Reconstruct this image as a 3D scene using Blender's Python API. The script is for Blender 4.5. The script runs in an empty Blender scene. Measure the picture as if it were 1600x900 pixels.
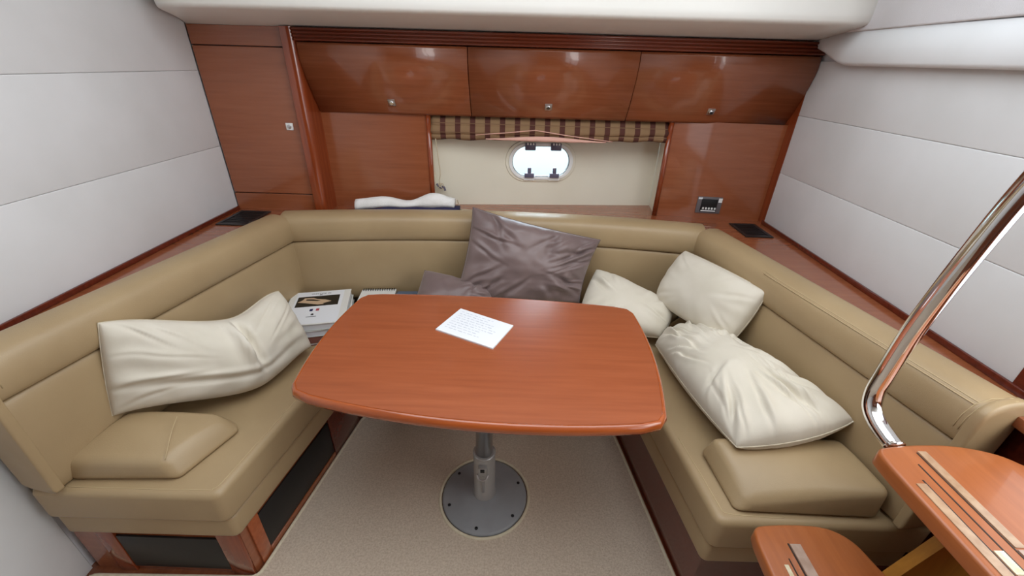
import bpy, bmesh, math, random
from mathutils import Vector, Matrix, noise

scene = bpy.context.scene
COL = scene.collection

# ------------------------------------------------------------------ camera
cam_data = bpy.data.cameras.new('camera')
cam_data.sensor_width = 36.0
cam_data.lens = 14.673
cam_data.clip_start = 0.02
cam = bpy.data.objects.new('camera', cam_data)
COL.objects.link(cam)
cam.matrix_world = Matrix(((0.9994426, -0.0326532, 0.0069462, 0.0),
                           (0.0215994, 0.4738370, -0.8803476, 0.0),
                           (0.0254547, 0.8800070, 0.4742782, 1.6),
                           (0, 0, 0, 1)))
scene.camera = cam

# ------------------------------------------------------------------ world, lights, exposure
world = bpy.data.worlds.new('sky')
scene.world = world
world.use_nodes = True
bg = world.node_tree.nodes['Background']
bg.inputs['Color'].default_value = (0.86, 0.94, 1.0, 1)
bg.inputs['Strength'].default_value = 3.0


def area_light(name, loc, target, sx, sy, power, color):
    d = bpy.data.lights.new(name, 'AREA')
    d.shape = 'RECTANGLE'
    d.size, d.size_y = sx, sy
    d.energy = power
    d.color = color
    o = bpy.data.objects.new(name, d)
    COL.objects.link(o)
    o.location = loc
    o.rotation_euler = (Vector(target) - Vector(loc)).to_track_quat('-Z', 'Y').to_euler()
    return o


area_light('companionway_daylight', (1.55, 0.25, 1.75), (-0.6, 0.95, 0.5), 0.9, 0.8, 13, (1.0, 0.95, 0.90))
area_light('sunroof_daylight', (0.05, 0.80, 2.25), (0.05, 0.80, 0.0), 1.8, 1.2, 16, (0.95, 0.97, 1.0))
area_light('porthole_daylight', (0.16, 2.75, 1.42), (0.10, 2.0, 0.95), 0.6, 0.4, 24, (0.74, 0.87, 1.0))

scene.view_settings.view_transform = 'Standard'
scene.view_settings.look = 'None'
scene.view_settings.gamma = 1.0
scene.view_settings.use_curve_mapping = False
scene.view_settings.exposure = -0.5


# ------------------------------------------------------------------ materials
def srgb(r, g, b):
    def f(c):
        c /= 255.0
        return c / 12.92 if c <= 0.04045 else ((c + 0.055) / 1.055) ** 2.4
    return (f(r), f(g), f(b), 1.0)


def new_mat(name, color, rough=0.5, metal=0.0, coat=0.0, spec=0.5, sheen=0.0):
    m = bpy.data.materials.new(name)
    m.use_nodes = True
    b = m.node_tree.nodes['Principled BSDF']
    b.inputs['Base Color'].default_value = color
    b.inputs['Roughness'].default_value = rough
    b.inputs['Metallic'].default_value = metal
    b.inputs['Coat Weight'].default_value = coat
    b.inputs['Coat Roughness'].default_value = 0.06
    b.inputs['Specular IOR Level'].default_value = spec
    b.inputs['Sheen Weight'].default_value = sheen
    return m


def N(m, typ, **kw):
    n = m.node_tree.nodes.new(typ)
    for k, v in kw.items():
        setattr(n, k, v)
    return n


def L(m, a, b):
    m.node_tree.links.new(a, b)


def bsdf(m):
    return m.node_tree.nodes['Principled BSDF']


def geo_coords(m, scale=(1, 1, 1), rot=(0, 0, 0)):
    g = N(m, 'ShaderNodeNewGeometry')
    mp = N(m, 'ShaderNodeMapping')
    mp.inputs['Scale'].default_value = scale
    mp.inputs['Rotation'].default_value = rot
    L(m, g.outputs['Position'], mp.inputs['Vector'])
    return mp.outputs['Vector']


def mottled(name, c1, c2, scale, rough, bump=0.0, bump_scale=200.0, detail=4.0, vec_scale=(1, 1, 1), **kw):
    m = new_mat(name, c1, rough, **kw)
    v = geo_coords(m, vec_scale)
    n = N(m, 'ShaderNodeTexNoise')
    n.inputs['Scale'].default_value = scale
    n.inputs['Detail'].default_value = detail
    L(m, v, n.inputs['Vector'])
    r = N(m, 'ShaderNodeValToRGB')
    r.color_ramp.elements[0].position = 0.34
    r.color_ramp.elements[0].color = c1
    r.color_ramp.elements[1].position = 0.66
    r.color_ramp.elements[1].color = c2
    L(m, n.outputs['Fac'], r.inputs['Fac'])
    L(m, r.outputs['Color'], bsdf(m).inputs['Base Color'])
    if bump:
        n2 = N(m, 'ShaderNodeTexNoise')
        n2.inputs['Scale'].default_value = bump_scale
        n2.inputs['Detail'].default_value = 2.0
        g = N(m, 'ShaderNodeNewGeometry')
        L(m, g.outputs['Position'], n2.inputs['Vector'])
        b = N(m, 'ShaderNodeBump')
        b.inputs['Strength'].default_value = bump
        b.inputs['Distance'].default_value = 0.004
        L(m, n2.outputs['Fac'], b.inputs['Height'])
        L(m, b.outputs['Normal'], bsdf(m).inputs['Normal'])
    return m


def wood(name, c_dark, c_mid, c_light, vec_scale=(1.5, 26, 26), rough=0.25, coat=0.6):
    m = new_mat(name, c_mid, rough, coat=coat)
    v = geo_coords(m, vec_scale)
    n = N(m, 'ShaderNodeTexNoise')
    n.inputs['Scale'].default_value = 2.2
    n.inputs['Detail'].default_value = 6.0
    n.inputs['Roughness'].default_value = 0.62
    n.inputs['Distortion'].default_value = 0.25
    L(m, v, n.inputs['Vector'])
    r = N(m, 'ShaderNodeValToRGB')
    e = r.color_ramp.elements
    e[0].position, e[0].color = 0.28, c_dark
    e[1].position, e[1].color = 0.72, c_light
    k = e.new(0.5)
    k.color = c_mid
    L(m, n.outputs['Fac'], r.inputs['Fac'])
    L(m, r.outputs['Color'], bsdf(m).inputs['Base Color'])
    return m


W_D, W_M, W_L = srgb(138, 76, 46), srgb(147, 83, 51), srgb(155, 91, 58)
M = {}
M['wood'] = wood('cherry_wood', W_D, W_M, W_L)
M['wood_table'] = wood('cherry_table', srgb(146, 76, 45), srgb(156, 83, 50), srgb(164, 90, 56), rough=0.3, coat=0.35)
M['wood_edge'] = wood('cherry_solid_edge', srgb(150, 72, 32), srgb(164, 80, 36), srgb(176, 90, 44), rough=0.22)
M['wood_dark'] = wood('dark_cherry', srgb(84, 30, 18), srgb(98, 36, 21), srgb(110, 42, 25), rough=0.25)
M['cornice'] = wood('cornice_wood', srgb(112, 48, 26), srgb(122, 54, 30), srgb(132, 60, 34), rough=0.3, coat=0.3)
M['wood_y'] = wood('cherry_fore_aft', W_D, W_M, W_L, vec_scale=(26, 1.5, 26))
M['wood_z'] = wood('cherry_upright', srgb(120, 52, 26), srgb(136, 62, 31), srgb(150, 70, 36), vec_scale=(26, 26, 1.5), rough=0.15)
M['wood_tread'] = wood('tread_wood', srgb(156, 86, 42), srgb(166, 93, 47), srgb(175, 101, 54), vec_scale=(20, 1.5, 20), rough=0.35, coat=0.25)
M['wood_yellow'] = wood('yellow_ply', srgb(150, 100, 30), srgb(164, 112, 36), srgb(176, 122, 44), vec_scale=(20, 20, 2), rough=0.45, coat=0.1)
M['vinyl'] = mottled('white_wall_vinyl', srgb(216, 216, 216), srgb(225, 225, 226), 3.0, 0.6, bump=0.12, bump_scale=9.0)
M['vinyl_grey'] = mottled('grey_headliner', srgb(214, 212, 214), srgb(224, 222, 225), 6.0, 0.8, bump=0.15, bump_scale=300)
M['gelcoat'] = mottled('cream_gelcoat', srgb(234, 232, 225), srgb(238, 236, 230), 2.0, 0.35)
M['recess'] = mottled('cream_recess_lining', srgb(226, 219, 200), srgb(231, 225, 207), 3.0, 0.55)
M['leather'] = mottled('tan_leatherette', srgb(165, 141, 106), srgb(173, 149, 113), 4.0, 0.42, bump=0.10, bump_scale=420)
M['stitch'] = new_mat('tan_stitching', srgb(190, 168, 130), 0.7)
M['cream_fabric'] = mottled('cream_cotton', srgb(212, 204, 187), srgb(220, 212, 197), 7.0, 0.85, bump=0.10, bump_scale=500, sheen=0.1)
M['cream_piping'] = new_mat('cream_piping', srgb(208, 198, 176), 0.85)
M['mauve_fabric'] = mottled('mauve_satin', srgb(112, 94, 92), srgb(126, 107, 104), 5.0, 0.42, bump=0.06, bump_scale=60, sheen=0.3)
M['mauve_piping'] = new_mat('mauve_piping', srgb(96, 78, 82), 0.6)
M['carpet'] = mottled('beige_carpet', srgb(192, 174, 154), srgb(212, 196, 177), 150, 0.95, bump=0.8, bump_scale=420, detail=3)
M['binding'] = mottled('carpet_binding', srgb(205, 194, 168), srgb(214, 204, 180), 60, 0.85, bump=0.3, bump_scale=300)
M['floor'] = wood('sole_boards', srgb(110, 58, 34), srgb(124, 68, 40), srgb(136, 78, 48), vec_scale=(26, 1.5, 26))
M['black'] = new_mat('black_panel', srgb(20, 20, 22), 0.45)
M['black_plastic'] = new_mat('black_plastic', srgb(28, 27, 28), 0.4)
M['gap'] = new_mat('shadow_gap_board', srgb(58, 22, 14), 0.5)
M['chrome'] = new_mat('chrome', (0.86, 0.86, 0.87, 1), 0.06, 1.0)
M['steel'] = new_mat('brushed_steel', (0.62, 0.62, 0.63, 1), 0.3, 1.0)
M['alu'] = new_mat('grey_anodised', srgb(170, 170, 170), 0.38, 0.4)
M['base_grey'] = mottled('grey_painted_base', srgb(136, 138, 141), srgb(144, 146, 149), 12, 0.42, metal=0.0)
M['screw'] = new_mat('dark_screw', srgb(40, 40, 42), 0.4, 0.6)
M['white_plastic'] = new_mat('white_plastic', srgb(236, 236, 234), 0.35)
M['grey_plastic'] = new_mat('grey_plastic', srgb(108, 102, 104), 0.4)
M['hinge'] = new_mat('violet_grey_plastic', srgb(98, 92, 112), 0.4)
M['paper'] = new_mat('paper', srgb(232, 234, 238), 0.8)
M['grey_card'] = new_mat('grey_card', srgb(176, 178, 170), 0.6)
M['cover'] = new_mat('glossy_white_cover', srgb(228, 227, 222), 0.3)
M['ink'] = new_mat('black_ink', srgb(60, 62, 66), 0.6)
M['pencil'] = new_mat('pale_pencil', srgb(186, 190, 202), 0.7)
M['photo_dark'] = new_mat('dark_print', srgb(26, 25, 24), 0.3)
M['print_boat'] = new_mat('pale_print', srgb(205, 176, 145), 0.4)
M['blue'] = new_mat('blue_ink', srgb(36, 40, 92), 0.5)
M['red'] = new_mat('red_ink', srgb(178, 66, 76), 0.5)
M['navy'] = new_mat('navy_cloth', srgb(38, 36, 72), 0.8)
M['towel'] = mottled('white_towel', srgb(232, 230, 226), srgb(240, 238, 235), 20, 0.95, bump=0.5, bump_scale=260)
M['cord'] = new_mat('white_cord', srgb(200, 184, 156), 0.7)
M['pink'] = new_mat('sunlit_peach_lining', srgb(226, 176, 160), 0.8)  # sun shining through the blind's cloth, put into the base colour
M['slate'] = new_mat('slate_blue_cover', srgb(92, 104, 122), 0.5)
M['brown'] = new_mat('brown_cover', srgb(96, 50, 34), 0.45)
M['tape'] = mottled('clear_grip_tape', srgb(166, 130, 100), srgb(186, 154, 124), 45, 0.3, coat=0.3)
M['tape_grey'] = mottled('worn_grip_tape', srgb(168, 140, 122), srgb(186, 160, 144), 45, 0.4)
M['tape_white'] = mottled('pale_grip_residue', srgb(206, 190, 150), srgb(226, 220, 200), 60, 0.5)
M['groove'] = new_mat('black_groove', srgb(38, 26, 20), 0.6)
M['water'] = new_mat('water', srgb(178, 212, 216), 0.4)
M['hull'] = new_mat('white_hull', srgb(224, 230, 230), 0.4)

# pane
m = new_mat('porthole_glass', (0.9, 0.98, 1.0, 1), 0.0)
bsdf(m).inputs['Transmission Weight'].default_value = 1.0
bsdf(m).inputs['IOR'].default_value = 1.1
M['glass'] = m

# striped blind
m = new_mat('striped_blind', srgb(150, 120, 84), 0.85)
v = geo_coords(m)
sep = N(m, 'ShaderNodeSeparateXYZ')
L(m, v, sep.inputs[0])


def stripes(m, sock, freq, lo, width=0.03):
    a = N(m, 'ShaderNodeMath', operation='MULTIPLY')
    a.inputs[1].default_value = freq
    L(m, sock, a.inputs[0])
    b = N(m, 'ShaderNodeMath', operation='FRACT')
    L(m, a.outputs[0], b.inputs[0])
    c = N(m, 'ShaderNodeMath', operation='GREATER_THAN')
    c.inputs[1].default_value = lo
    L(m, b.outputs[0], c.inputs[0])
    return c.outputs[0]


s1 = stripes(m, sep.outputs[0], 13.5, 0.64)
s2 = stripes(m, sep.outputs[2], 24.0, 0.93)
mx = N(m, 'ShaderNodeMix', data_type='RGBA')
mx.inputs[6].default_value = srgb(140, 110, 78)
mx.inputs[7].default_value = srgb(84, 44, 34)
L(m, s1, mx.inputs[0])
mx2 = N(m, 'ShaderNodeMix', data_type='RGBA')
mx2.inputs[7].default_value = srgb(120, 90, 64)
L(m, s2, mx2.inputs[0])
L(m, mx.outputs[2], mx2.inputs[6])
L(m, mx2.outputs[2], bsdf(m).inputs['Base Color'])
M['blind'] = m

# ------------------------------------------------------------------ helpers
ORIG = {}


def finish(name, bm, mat, parent=None, smooth=False, angle=40, label=None, cat=None, group=None, kind=None):
    """link a bmesh given in world coordinates as one mesh object"""
    if smooth:
        for f in bm.faces:
            f.smooth = True
        lim = math.radians(angle)
        for e in bm.edges:
            if len(e.link_faces) == 2 and e.calc_face_angle(0) > lim:
                e.smooth = False
    me = bpy.data.meshes.new(name)
    bmesh.ops.recalc_face_normals(bm, faces=bm.faces)
    vs = [v.co for v in bm.verts]
    lo = Vector((min(v.x for v in vs), min(v.y for v in vs), min(v.z for v in vs)))
    hi = Vector((max(v.x for v in vs), max(v.y for v in vs), max(v.z for v in vs)))
    c = Vector(((lo.x + hi.x) / 2, (lo.y + hi.y) / 2, lo.z))
    bmesh.ops.translate(bm, verts=bm.verts, vec=-c)
    bm.to_mesh(me)
    bm.free()
    me.materials.append(M[mat])
    o = bpy.data.objects.new(name, me)
    COL.objects.link(o)
    ORIG[o] = c
    if parent is not None:
        o.parent = parent
        o.location = c - ORIG[parent]
    else:
        o.location = c
    tag(o, label, cat, group, kind)
    return o


def tag(o, label=None, cat=None, group=None, kind=None):
    if label:
        o['label'] = label
    if cat:
        o['category'] = cat
    if group:
        o['group'] = group
    if kind:
        o['kind'] = kind
    return o


def thing(name, loc, label, cat, group=None, kind=None):
    o = bpy.data.objects.new(name, None)
    o.empty_display_size = 0.05
    COL.objects.link(o)
    o.location = loc
    ORIG[o] = Vector(loc)
    return tag(o, label, cat, group, kind)


def box_bm(lo, hi, bevel=0.0, seg=2, bm=None, mat4=None):
    own = bmesh.new()
    x0, y0, z0 = lo
    x1, y1, z1 = hi
    r = bmesh.ops.create_cube(own, size=1.0)
    for v in own.verts:
        v.co = Vector(((x0 + x1) / 2 + v.co.x * (x1 - x0), (y0 + y1) / 2 + v.co.y * (y1 - y0), (z0 + z1) / 2 + v.co.z * (z1 - z0)))
    if bevel:
        bmesh.ops.bevel(own, geom=list(own.edges), offset=bevel, segments=seg, profile=0.5, affect='EDGES')
    if mat4 is not None:
        bmesh.ops.transform(own, matrix=mat4, verts=own.verts)
    if bm is None:
        return own
    merge(bm, own)
    return bm


def merge(bm, other):
    vm = {}
    for v in other.verts:
        vm[v] = bm.verts.new(v.co)
    for f in other.faces:
        try:
            bm.faces.new([vm[v] for v in f.verts])
        except ValueError:
            pass
    other.free()


def box(name, lo, hi, mat, parent=None, bevel=0.0, seg=2, mat4=None, **kw):
    return finish(name, box_bm(lo, hi, bevel, seg, mat4=mat4), mat, parent, smooth=bevel > 0, **kw)


def prism_bm(poly, z0, z1, bevel_top=0.0, bevel_side=0.0, bevel_bot=0.0, seg=4):
    """poly: list of (x,y); z1 may be a function of (x,y)"""
    bm = bmesh.new()
    zf0 = z0 if callable(z0) else (lambda x, y: z0)
    zf1 = z1 if callable(z1) else (lambda x, y: z1)
    b = [bm.verts.new((x, y, zf0(x, y))) for x, y in poly]
    t = [bm.verts.new((x, y, zf1(x, y))) for x, y in poly]
    n = len(poly)
    bm.faces.new(t)
    bm.faces.new(b[::-1])
    for i in range(n):
        bm.faces.new((b[i], b[(i + 1) % n], t[(i + 1) % n], t[i]))
    bmesh.ops.recalc_face_normals(bm, faces=bm.faces)
    if bevel_side:
        tb, bb = set(t), set(b)
        es = [e for e in bm.edges if (e.verts[0] in tb) != (e.verts[1] in tb)]
        bmesh.ops.bevel(bm, geom=es, offset=bevel_side, segments=seg, profile=0.5, affect='EDGES')
    if bevel_top or bevel_bot:
        top = max(bm.faces, key=lambda f: f.calc_center_median().z)
        bot = min(bm.faces, key=lambda f: f.calc_center_median().z)
        te, be = list(top.edges), list(bot.edges)
        if bevel_top:
            bmesh.ops.bevel(bm, geom=te, offset=bevel_top, segments=seg, profile=0.5, affect='EDGES')
        if bevel_bot:
            bmesh.ops.bevel(bm, geom=[e for e in be if e.is_valid], offset=bevel_bot, segments=seg, profile=0.5, affect='EDGES')
    return bm


def prism(name, poly, z0, z1, mat, parent=None, bt=0.0, bs=0.0, bb=0.0, seg=4, **kw):
    return finish(name, prism_bm(poly, z0, z1, bt, bs, bb, seg), mat, parent, smooth=(bt or bs or bb) > 0, **kw)


def loft_bm(rings, cap=True, close_ring=True):
    bm = bmesh.new()
    R = [[bm.verts.new(p) for p in r] for r in rings]
    n = len(R[0])
    for a, b in zip(R[:-1], R[1:]):
        for i in range(n if close_ring else n - 1):
            j = (i + 1) % n
            try:
                bm.faces.new((a[i], a[j], b[j], b[i]))
            except ValueError:
                pass
    if cap and close_ring:
        bm.faces.new(R[0][::-1])
        bm.faces.new(R[-1])
    return bm


def smooth_path(pts, per=8):
    """Catmull-Rom through points"""
    P = [Vector(p) for p in pts]
    P = [P[0] * 2 - P[1]] + P + [P[-1] * 2 - P[-2]]
    out = []
    for i in range(1, len(P) - 2):
        p0, p1, p2, p3 = P[i - 1:i + 3]
        for k in range(per):
            t = k / per
            out.append(0.5 * ((2 * p1) + (-p0 + p2) * t + (2 * p0 - 5 * p1 + 4 * p2 - p3) * t * t + (-p0 + 3 * p1 - 3 * p2 + p3) * t ** 3))
    out.append(P[-2])
    return out


def tube_bm(pts, r, seg=8, closed=False):
    P = [Vector(p) for p in pts]
    rings = []
    n = len(P)
    up = Vector((0, 0, 1))
    prev = None
    for i, p in enumerate(P):
        if closed:
            t = (P[(i + 1) % n] - P[i - 1]).normalized()
        else:
            t = (P[min(i + 1, n - 1)] - P[max(i - 1, 0)]).normalized()
        if prev is None:
            a = t.cross(up)
            if a.length < 1e-3:
                a = t.cross(Vector((1, 0, 0)))
        else:
            a = prev - t * prev.dot(t)
        a.normalize()
        prev = a
        b = t.cross(a)
        rr = r[i] if isinstance(r, (list, tuple)) else r
        rings.append([p + (a * math.cos(2 * math.pi * k / seg) + b * math.sin(2 * math.pi * k / seg)) * rr for k in range(seg)])
    if closed:
        rings.append(rings[0])
        bm = loft_bm(rings, cap=False)
        bmesh.ops.remove_doubles(bm, verts=bm.verts, dist=1e-6)
        return bm
    return loft_bm(rings)


def tube(name, pts, r, mat, parent=None, seg=8, closed=False, **kw):
    return finish(name, tube_bm(pts, r, seg, closed), mat, parent, smooth=True, angle=60, **kw)


def revolve_bm(profile, cx, cy, seg=48):
    """profile: list of (r,z)"""
    rings = [[(cx + r * math.cos(2 * math.pi * k / seg), cy + r * math.sin(2 * math.pi * k / seg), z) for k in range(seg)] for r, z in profile]
    return loft_bm(rings)


def frame_matrix(o, ex, ey, ez):
    return Matrix(((ex[0], ey[0], ez[0], o[0]), (ex[1], ey[1], ez[1], o[1]), (ex[2], ey[2], ez[2], o[2]), (0, 0, 0, 1)))


# ------------------------------------------------------------------ key dimensions (metres)
XL, XR = -1.45, 1.28          # transverse bulkheads
SH = 0.895                    # shelf height behind the backrests
YW = 2.08                     # face of the tall locker


def left_front(y):            # front face of the left backrest in plan
    return -1.11 - (1.81 - y) * 0.19


def right_front(y):
    return 0.883 + (1.80 - y) * 0.215


def rear_front(x):
    return 1.975 - 0.095 * ((x + 0.12) / 1.0) ** 2


# ================================================================== SETTING
box('floor', (-1.6, -2.3, -0.05), (1.6, 2.5, 0.0), 'floor', kind='structure')

# left bulkhead: white padded panels with recessed joints
wl = box('wall_left', (XL - 0.06, -2.3, -0.02), (XL - 0.012, 2.45, 2.15), 'vinyl_grey', kind='structure')
for z0, z1 in ((0.0, SH + 0.004), (SH + 0.008, 1.2102), (1.2108, 1.5352), (1.5358, 2.12)):
    ya = 2.45 if z0 > SH else 0.795
    box('panel', (XL - 0.013, -1.5, z0), (XL, 2.078 if z0 > SH else ya, z1), 'vinyl', wl, bevel=0.003, seg=3)

# right bulkhead
wr = box('wall_right', (XR + 0.012, 0.80, -0.02), (XR + 0.06, 2.45, 2.15), 'vinyl_grey', kind='structure')
for z0, z1 in ((SH + 0.008, 1.1597), (1.1603, 1.4197), (1.4203, 1.64)):
    box('panel', (XR, 0.853, z0), (XR + 0.013, 2.098, z1), 'vinyl', wr, bevel=0.003, seg=3)
box('corner_post', (XR - 0.001, 2.099, SH), (XR + 0.013, 2.20, 1.713), 'wood_z', wr)
box('door_post', (XR - 0.004, 0.755, 0.0), (XR + 0.013, 0.8525, 2.1), 'wood_dark', wr, bevel=0.004)
# padded band and headliner above it
bm = bmesh.new()
prof = [(2.10, 1.700), (2.00, 1.668), (1.90, 1.632), (1.86, 1.624), (0.80, 1.612), (0.80, 1.728), (1.90, 1.738), (2.10, 1.76)]
prof_in = [(y, z) for y, z in prof]
rings = []
for x, ins in ((XR + 0.012, 0.0), (XR - 0.030, 0.0), (XR - 0.040, 0.004), (XR - 0.044, 0.012)):
    cy, cz = 1.5, 1.68
    rings.append([(x, y, z + (ins if z < 1.70 and y < 2.05 else 0)) for y, z in prof_in])
finish('wall_pelmet', loft_bm(rings), 'vinyl', wr, smooth=True, angle=50)
box('headliner_panel', (XR - 0.050, 0.80, 1.735), (XR + 0.012, 1.93, 2.12), 'vinyl_grey', wr, bevel=0.006, seg=3)

# back of the cabin behind the camera, with the companionway opening on the right
wf = box('wall_front', (-1.6, -2.35, -0.02), (1.7, -2.3, 2.15), 'wood', kind='structure')
box('wall_companionway', (XR + 0.012, -2.3, -0.02), (XR + 0.06, -1.0, 2.15), 'wood_y', kind='structure')
box('sill_panel', (XR + 0.012, -1.0, -0.02), (XR + 0.06, 0.80, 0.92), 'wood_y', bpy.data.objects['wall_companionway'])

# ceiling with sunroof opening
ce = box('ceiling', (-1.6, -2.35, 2.15), (-0.95, 2.5, 2.2), 'gelcoat', kind='structure')
box('ceiling_panel', (1.10, -2.35, 2.15), (1.7, 2.5, 2.2), 'gelcoat', ce)
box('ceiling_panel', (-0.95, -2.35, 2.15), (1.10, 0.10, 2.2), 'gelcoat', ce)
box('ceiling_panel', (-0.95, 1.50, 2.15), (1.10, 2.5, 2.2), 'gelcoat', ce)
# deep moulded beam over the lockers
BEAM = [(0.0, 1.713), (0.5, 1.732), (0.9, 1.748), (0.965, 1.753), (0.99, 1.763), (1.0, 1.785), (1.0, 1.84), (1.0, 2.148)]
rings = []
for k in range(31):
    if k <= 12:                               # rounded left end
        a = math.pi / 2 * k / 12
        x, dep = -1.449 + 0.19 * (1 - math.cos(a)), 0.006 + 0.30 * math.sin(a)
    else:
        x, dep = -1.259 + (1.277 + 1.259) * (k - 12) / 18, 0.306
    rings.append([(x, 2.085 - dep * t, z) for t, z in BEAM] + [(x, 2.42, 2.148), (x, 2.42, 1.7135)])
finish('ceiling_beam', loft_bm(rings), 'gelcoat', ce, smooth=True, angle=50)

# ------------------------------------------------------------------ back wall: panels, recess, jambs
wb = box('wall_back', (-1.6, 2.43, -0.02), (1.6, 2.47, 0.86), 'gelcoat', kind='structure')
for lo, hi in (((-1.6, 2.43, 0.86), (-0.47, 2.47, 1.41)), ((0.77, 2.43, 0.86), (1.6, 2.47, 1.41)), ((-1.6, 2.43, 1.41), (1.6, 2.47, 2.2))):
    box('hull_backing', lo, hi, 'gelcoat', wb)
box('recess_head', (-0.47, 2.2, 1.395), (0.77, 2.43, 1.41), 'recess', wb)
LP0, LP1 = (-0.985, 2.186), (-0.462, 2.195)
RP0, RP1 = (0.748, 2.195), (1.278, 2.150)


def slab(name, p, q, z0, z1, th, mat, parent, bevel=0.0, **kw):
    d = Vector((q[0] - p[0], q[1] - p[1], 0)).normalized()
    n = Vector((-d.y, d.x, 0))
    poly = [p, q, (q[0] + n.x * th, q[1] + n.y * th), (p[0] + n.x * th, p[1] + n.y * th)]
    return prism(name, poly, z0, z1, mat, parent, bt=bevel, **kw)


slab('wood_panel', LP0, LP1, SH, 1.372, 0.015, 'wood', wb)
slab('wood_panel', RP0, RP1, SH, 1.372, 0.015, 'wood', wb)
# rounded solid-wood jamb trims
for x, y in ((-0.455, 2.196), (0.741, 2.196)):
    pts = [(x, y, SH), (x, y, 1.372)]
    finish('jamb_trim', tube_bm([(x, y, SH + 0.001), (x, y, 1.1), (x, y, 1.371)], 0.013, 16), 'wood_z', wb, smooth=True, angle=60)
# recess lining (cream), sides
RC0, RC1 = Vector((-0.452, 2.268, 0)), Vector((0.758, 2.372, 0))
rd = (RC1 - RC0).normalized()
rn = Vector((rd.y, -rd.x, 0))       # toward the cabin
slab('recess_side', (-0.456, 2.205), (-0.450, 2.275), SH, 1.40, 0.008, 'recess', wb)
slab('recess_side', (0.762, 2.385), (0.742, 2.205), SH, 1.40, 0.008, 'recess', wb)
REC = frame_matrix((RC0.x, RC0.y, 0), (rd.x, rd.y, 0), (0, 0, 1), (rn.x, rn.y, 0))   # local: s, z, out
RL = (RC1 - RC0).length
PS, PZ = 0.572, 1.136               # porthole centre along the lining


def stadium(w, h, n=14):
    r = h / 2
    a = w / 2 - r
    pts = []
    for k in range(n + 1):
        t = -math.pi / 2 + math.pi * k / n
        pts.append((a + r * math.cos(t), r * math.sin(t)))
    for k in range(n + 1):
        t = math.pi / 2 + math.pi * k / n
        pts.append((-a + r * math.cos(t), r * math.sin(t)))
    return pts


bm = bmesh.new()
hole = [(PS + x, PZ + z) for x, z in stadium(0.335, 0.185)]
ov = [bm.verts.new((s, z, 0)) for s, z in ((0, SH - 0.01), (RL, SH - 0.01), (RL, 1.40), (0, 1.40))]
hv = [bm.verts.new((s, z, 0)) for s, z in hole]
es = [bm.edges.new((ov[i], ov[(i + 1) % 4])) for i in range(4)] + [bm.edges.new((hv[i], hv[(i + 1) % len(hv)])) for i in range(len(hv))]
bmesh.ops.triangle_fill(bm, use_beauty=True, edges=es)
bmesh.ops.transform(bm, matrix=REC, verts=bm.verts)
r = bmesh.ops.extrude_face_region(bm, geom=list(bm.faces))
bmesh.ops.translate(bm, verts=[g for g in r['geom'] if isinstance(g, bmesh.types.BMVert)], vec=-rn * 0.02)
finish('recess_lining', bm, 'recess', wb)

# porthole
wpos = REC @ Vector((PS, PZ - 0.11, 0))
win = thing('window_1', wpos, 'oblong porthole with white rim in the cream window recess', 'window', kind='structure')


def ring_bm(outer, inner, d0, d1):
    n = len(outer)
    rings = [[(PS + x, PZ + z, d0) for x, z in outer], [(PS + x * 0.985, PZ + z * 0.97, d1) for x, z in outer],
             [(PS + x, PZ + z, d1) for x, z in inner], [(PS + x, PZ + z, d0) for x, z in inner]]
    rings.append(rings[0])
    bm = loft_bm(rings, cap=False)
    bmesh.ops.remove_doubles(bm, verts=bm.verts, dist=1e-6)
    bmesh.ops.transform(bm, matrix=REC, verts=bm.verts)
    return bm


finish('outer_flange', ring_bm(stadium(0.385, 0.220), stadium(0.338, 0.188), 0.0, 0.007), 'recess', win, smooth=True, angle=30)
finish('white_rim', ring_bm(stadium(0.352, 0.196), stadium(0.312, 0.160), -0.012, 0.014), 'white_plastic', win, smooth=True, angle=30)
finish('seal', ring_bm(stadium(0.314, 0.162), stadium(0.306, 0.154), -0.014, 0.006), 'grey_plastic', win, smooth=True, angle=30)
bm = bmesh.new()
bm.faces.new([bm.verts.new((PS + x, PZ + z, -0.004)) for x, z in stadium(0.312, 0.160)])
r = bmesh.ops.extrude_face_region(bm, geom=list(bm.faces))
bmesh.ops.translate(bm, verts=[g for g in r['geom'] if isinstance(g, bmesh.types.BMVert)], vec=(0, 0, -0.005))
bmesh.ops.transform(bm, matrix=REC, verts=bm.verts)
finish('pane', bm, 'glass', win)
for sx in (-0.062, 0.075):
    h = finish('hinge', box_bm((PS + sx - 0.028, PZ + 0.060, 0.008), (PS + sx + 0.028, PZ + 0.097, 0.028), 0.004, 2, mat4=REC), 'hinge', win, smooth=True)
    for k in (-0.015, 0.0, 0.015):
        finish('hinge_pin', box_bm((PS + sx + k - 0.004, PZ + 0.088, 0.026), (PS + sx + k + 0.004, PZ + 0.099, 0.031), 0.001, 1, mat4=REC), 'white_plastic', h)
for sx in (-0.062, 0.075):
    b = box_bm((PS + sx - 0.026, PZ - 0.083, 0.010), (PS + sx + 0.026, PZ - 0.058, 0.030), 0.004, 2)
    box_bm((PS + sx - 0.010, PZ - 0.060, 0.012), (PS + sx + 0.010, PZ - 0.030, 0.026), 0.004, 2, bm=b)
    bmesh.ops.transform(b, matrix=REC, verts=b.verts)
    lt = finish('latch', b, 'hinge', win, smooth=True)
    finish('latch_plate', box_bm((PS + sx - 0.030, PZ - 0.100, 0.006), (PS + sx + 0.030, PZ - 0.078, 0.017), 0.003, 2, mat4=REC), 'white_plastic', lt, smooth=True)

# outside: the water and a pale neighbouring hull
box('quay_water', (-30, 3.2, -1.2), (30, 60, -1.15), 'water', label='pale harbour water outside the porthole', cat='water', kind='stuff')

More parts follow.
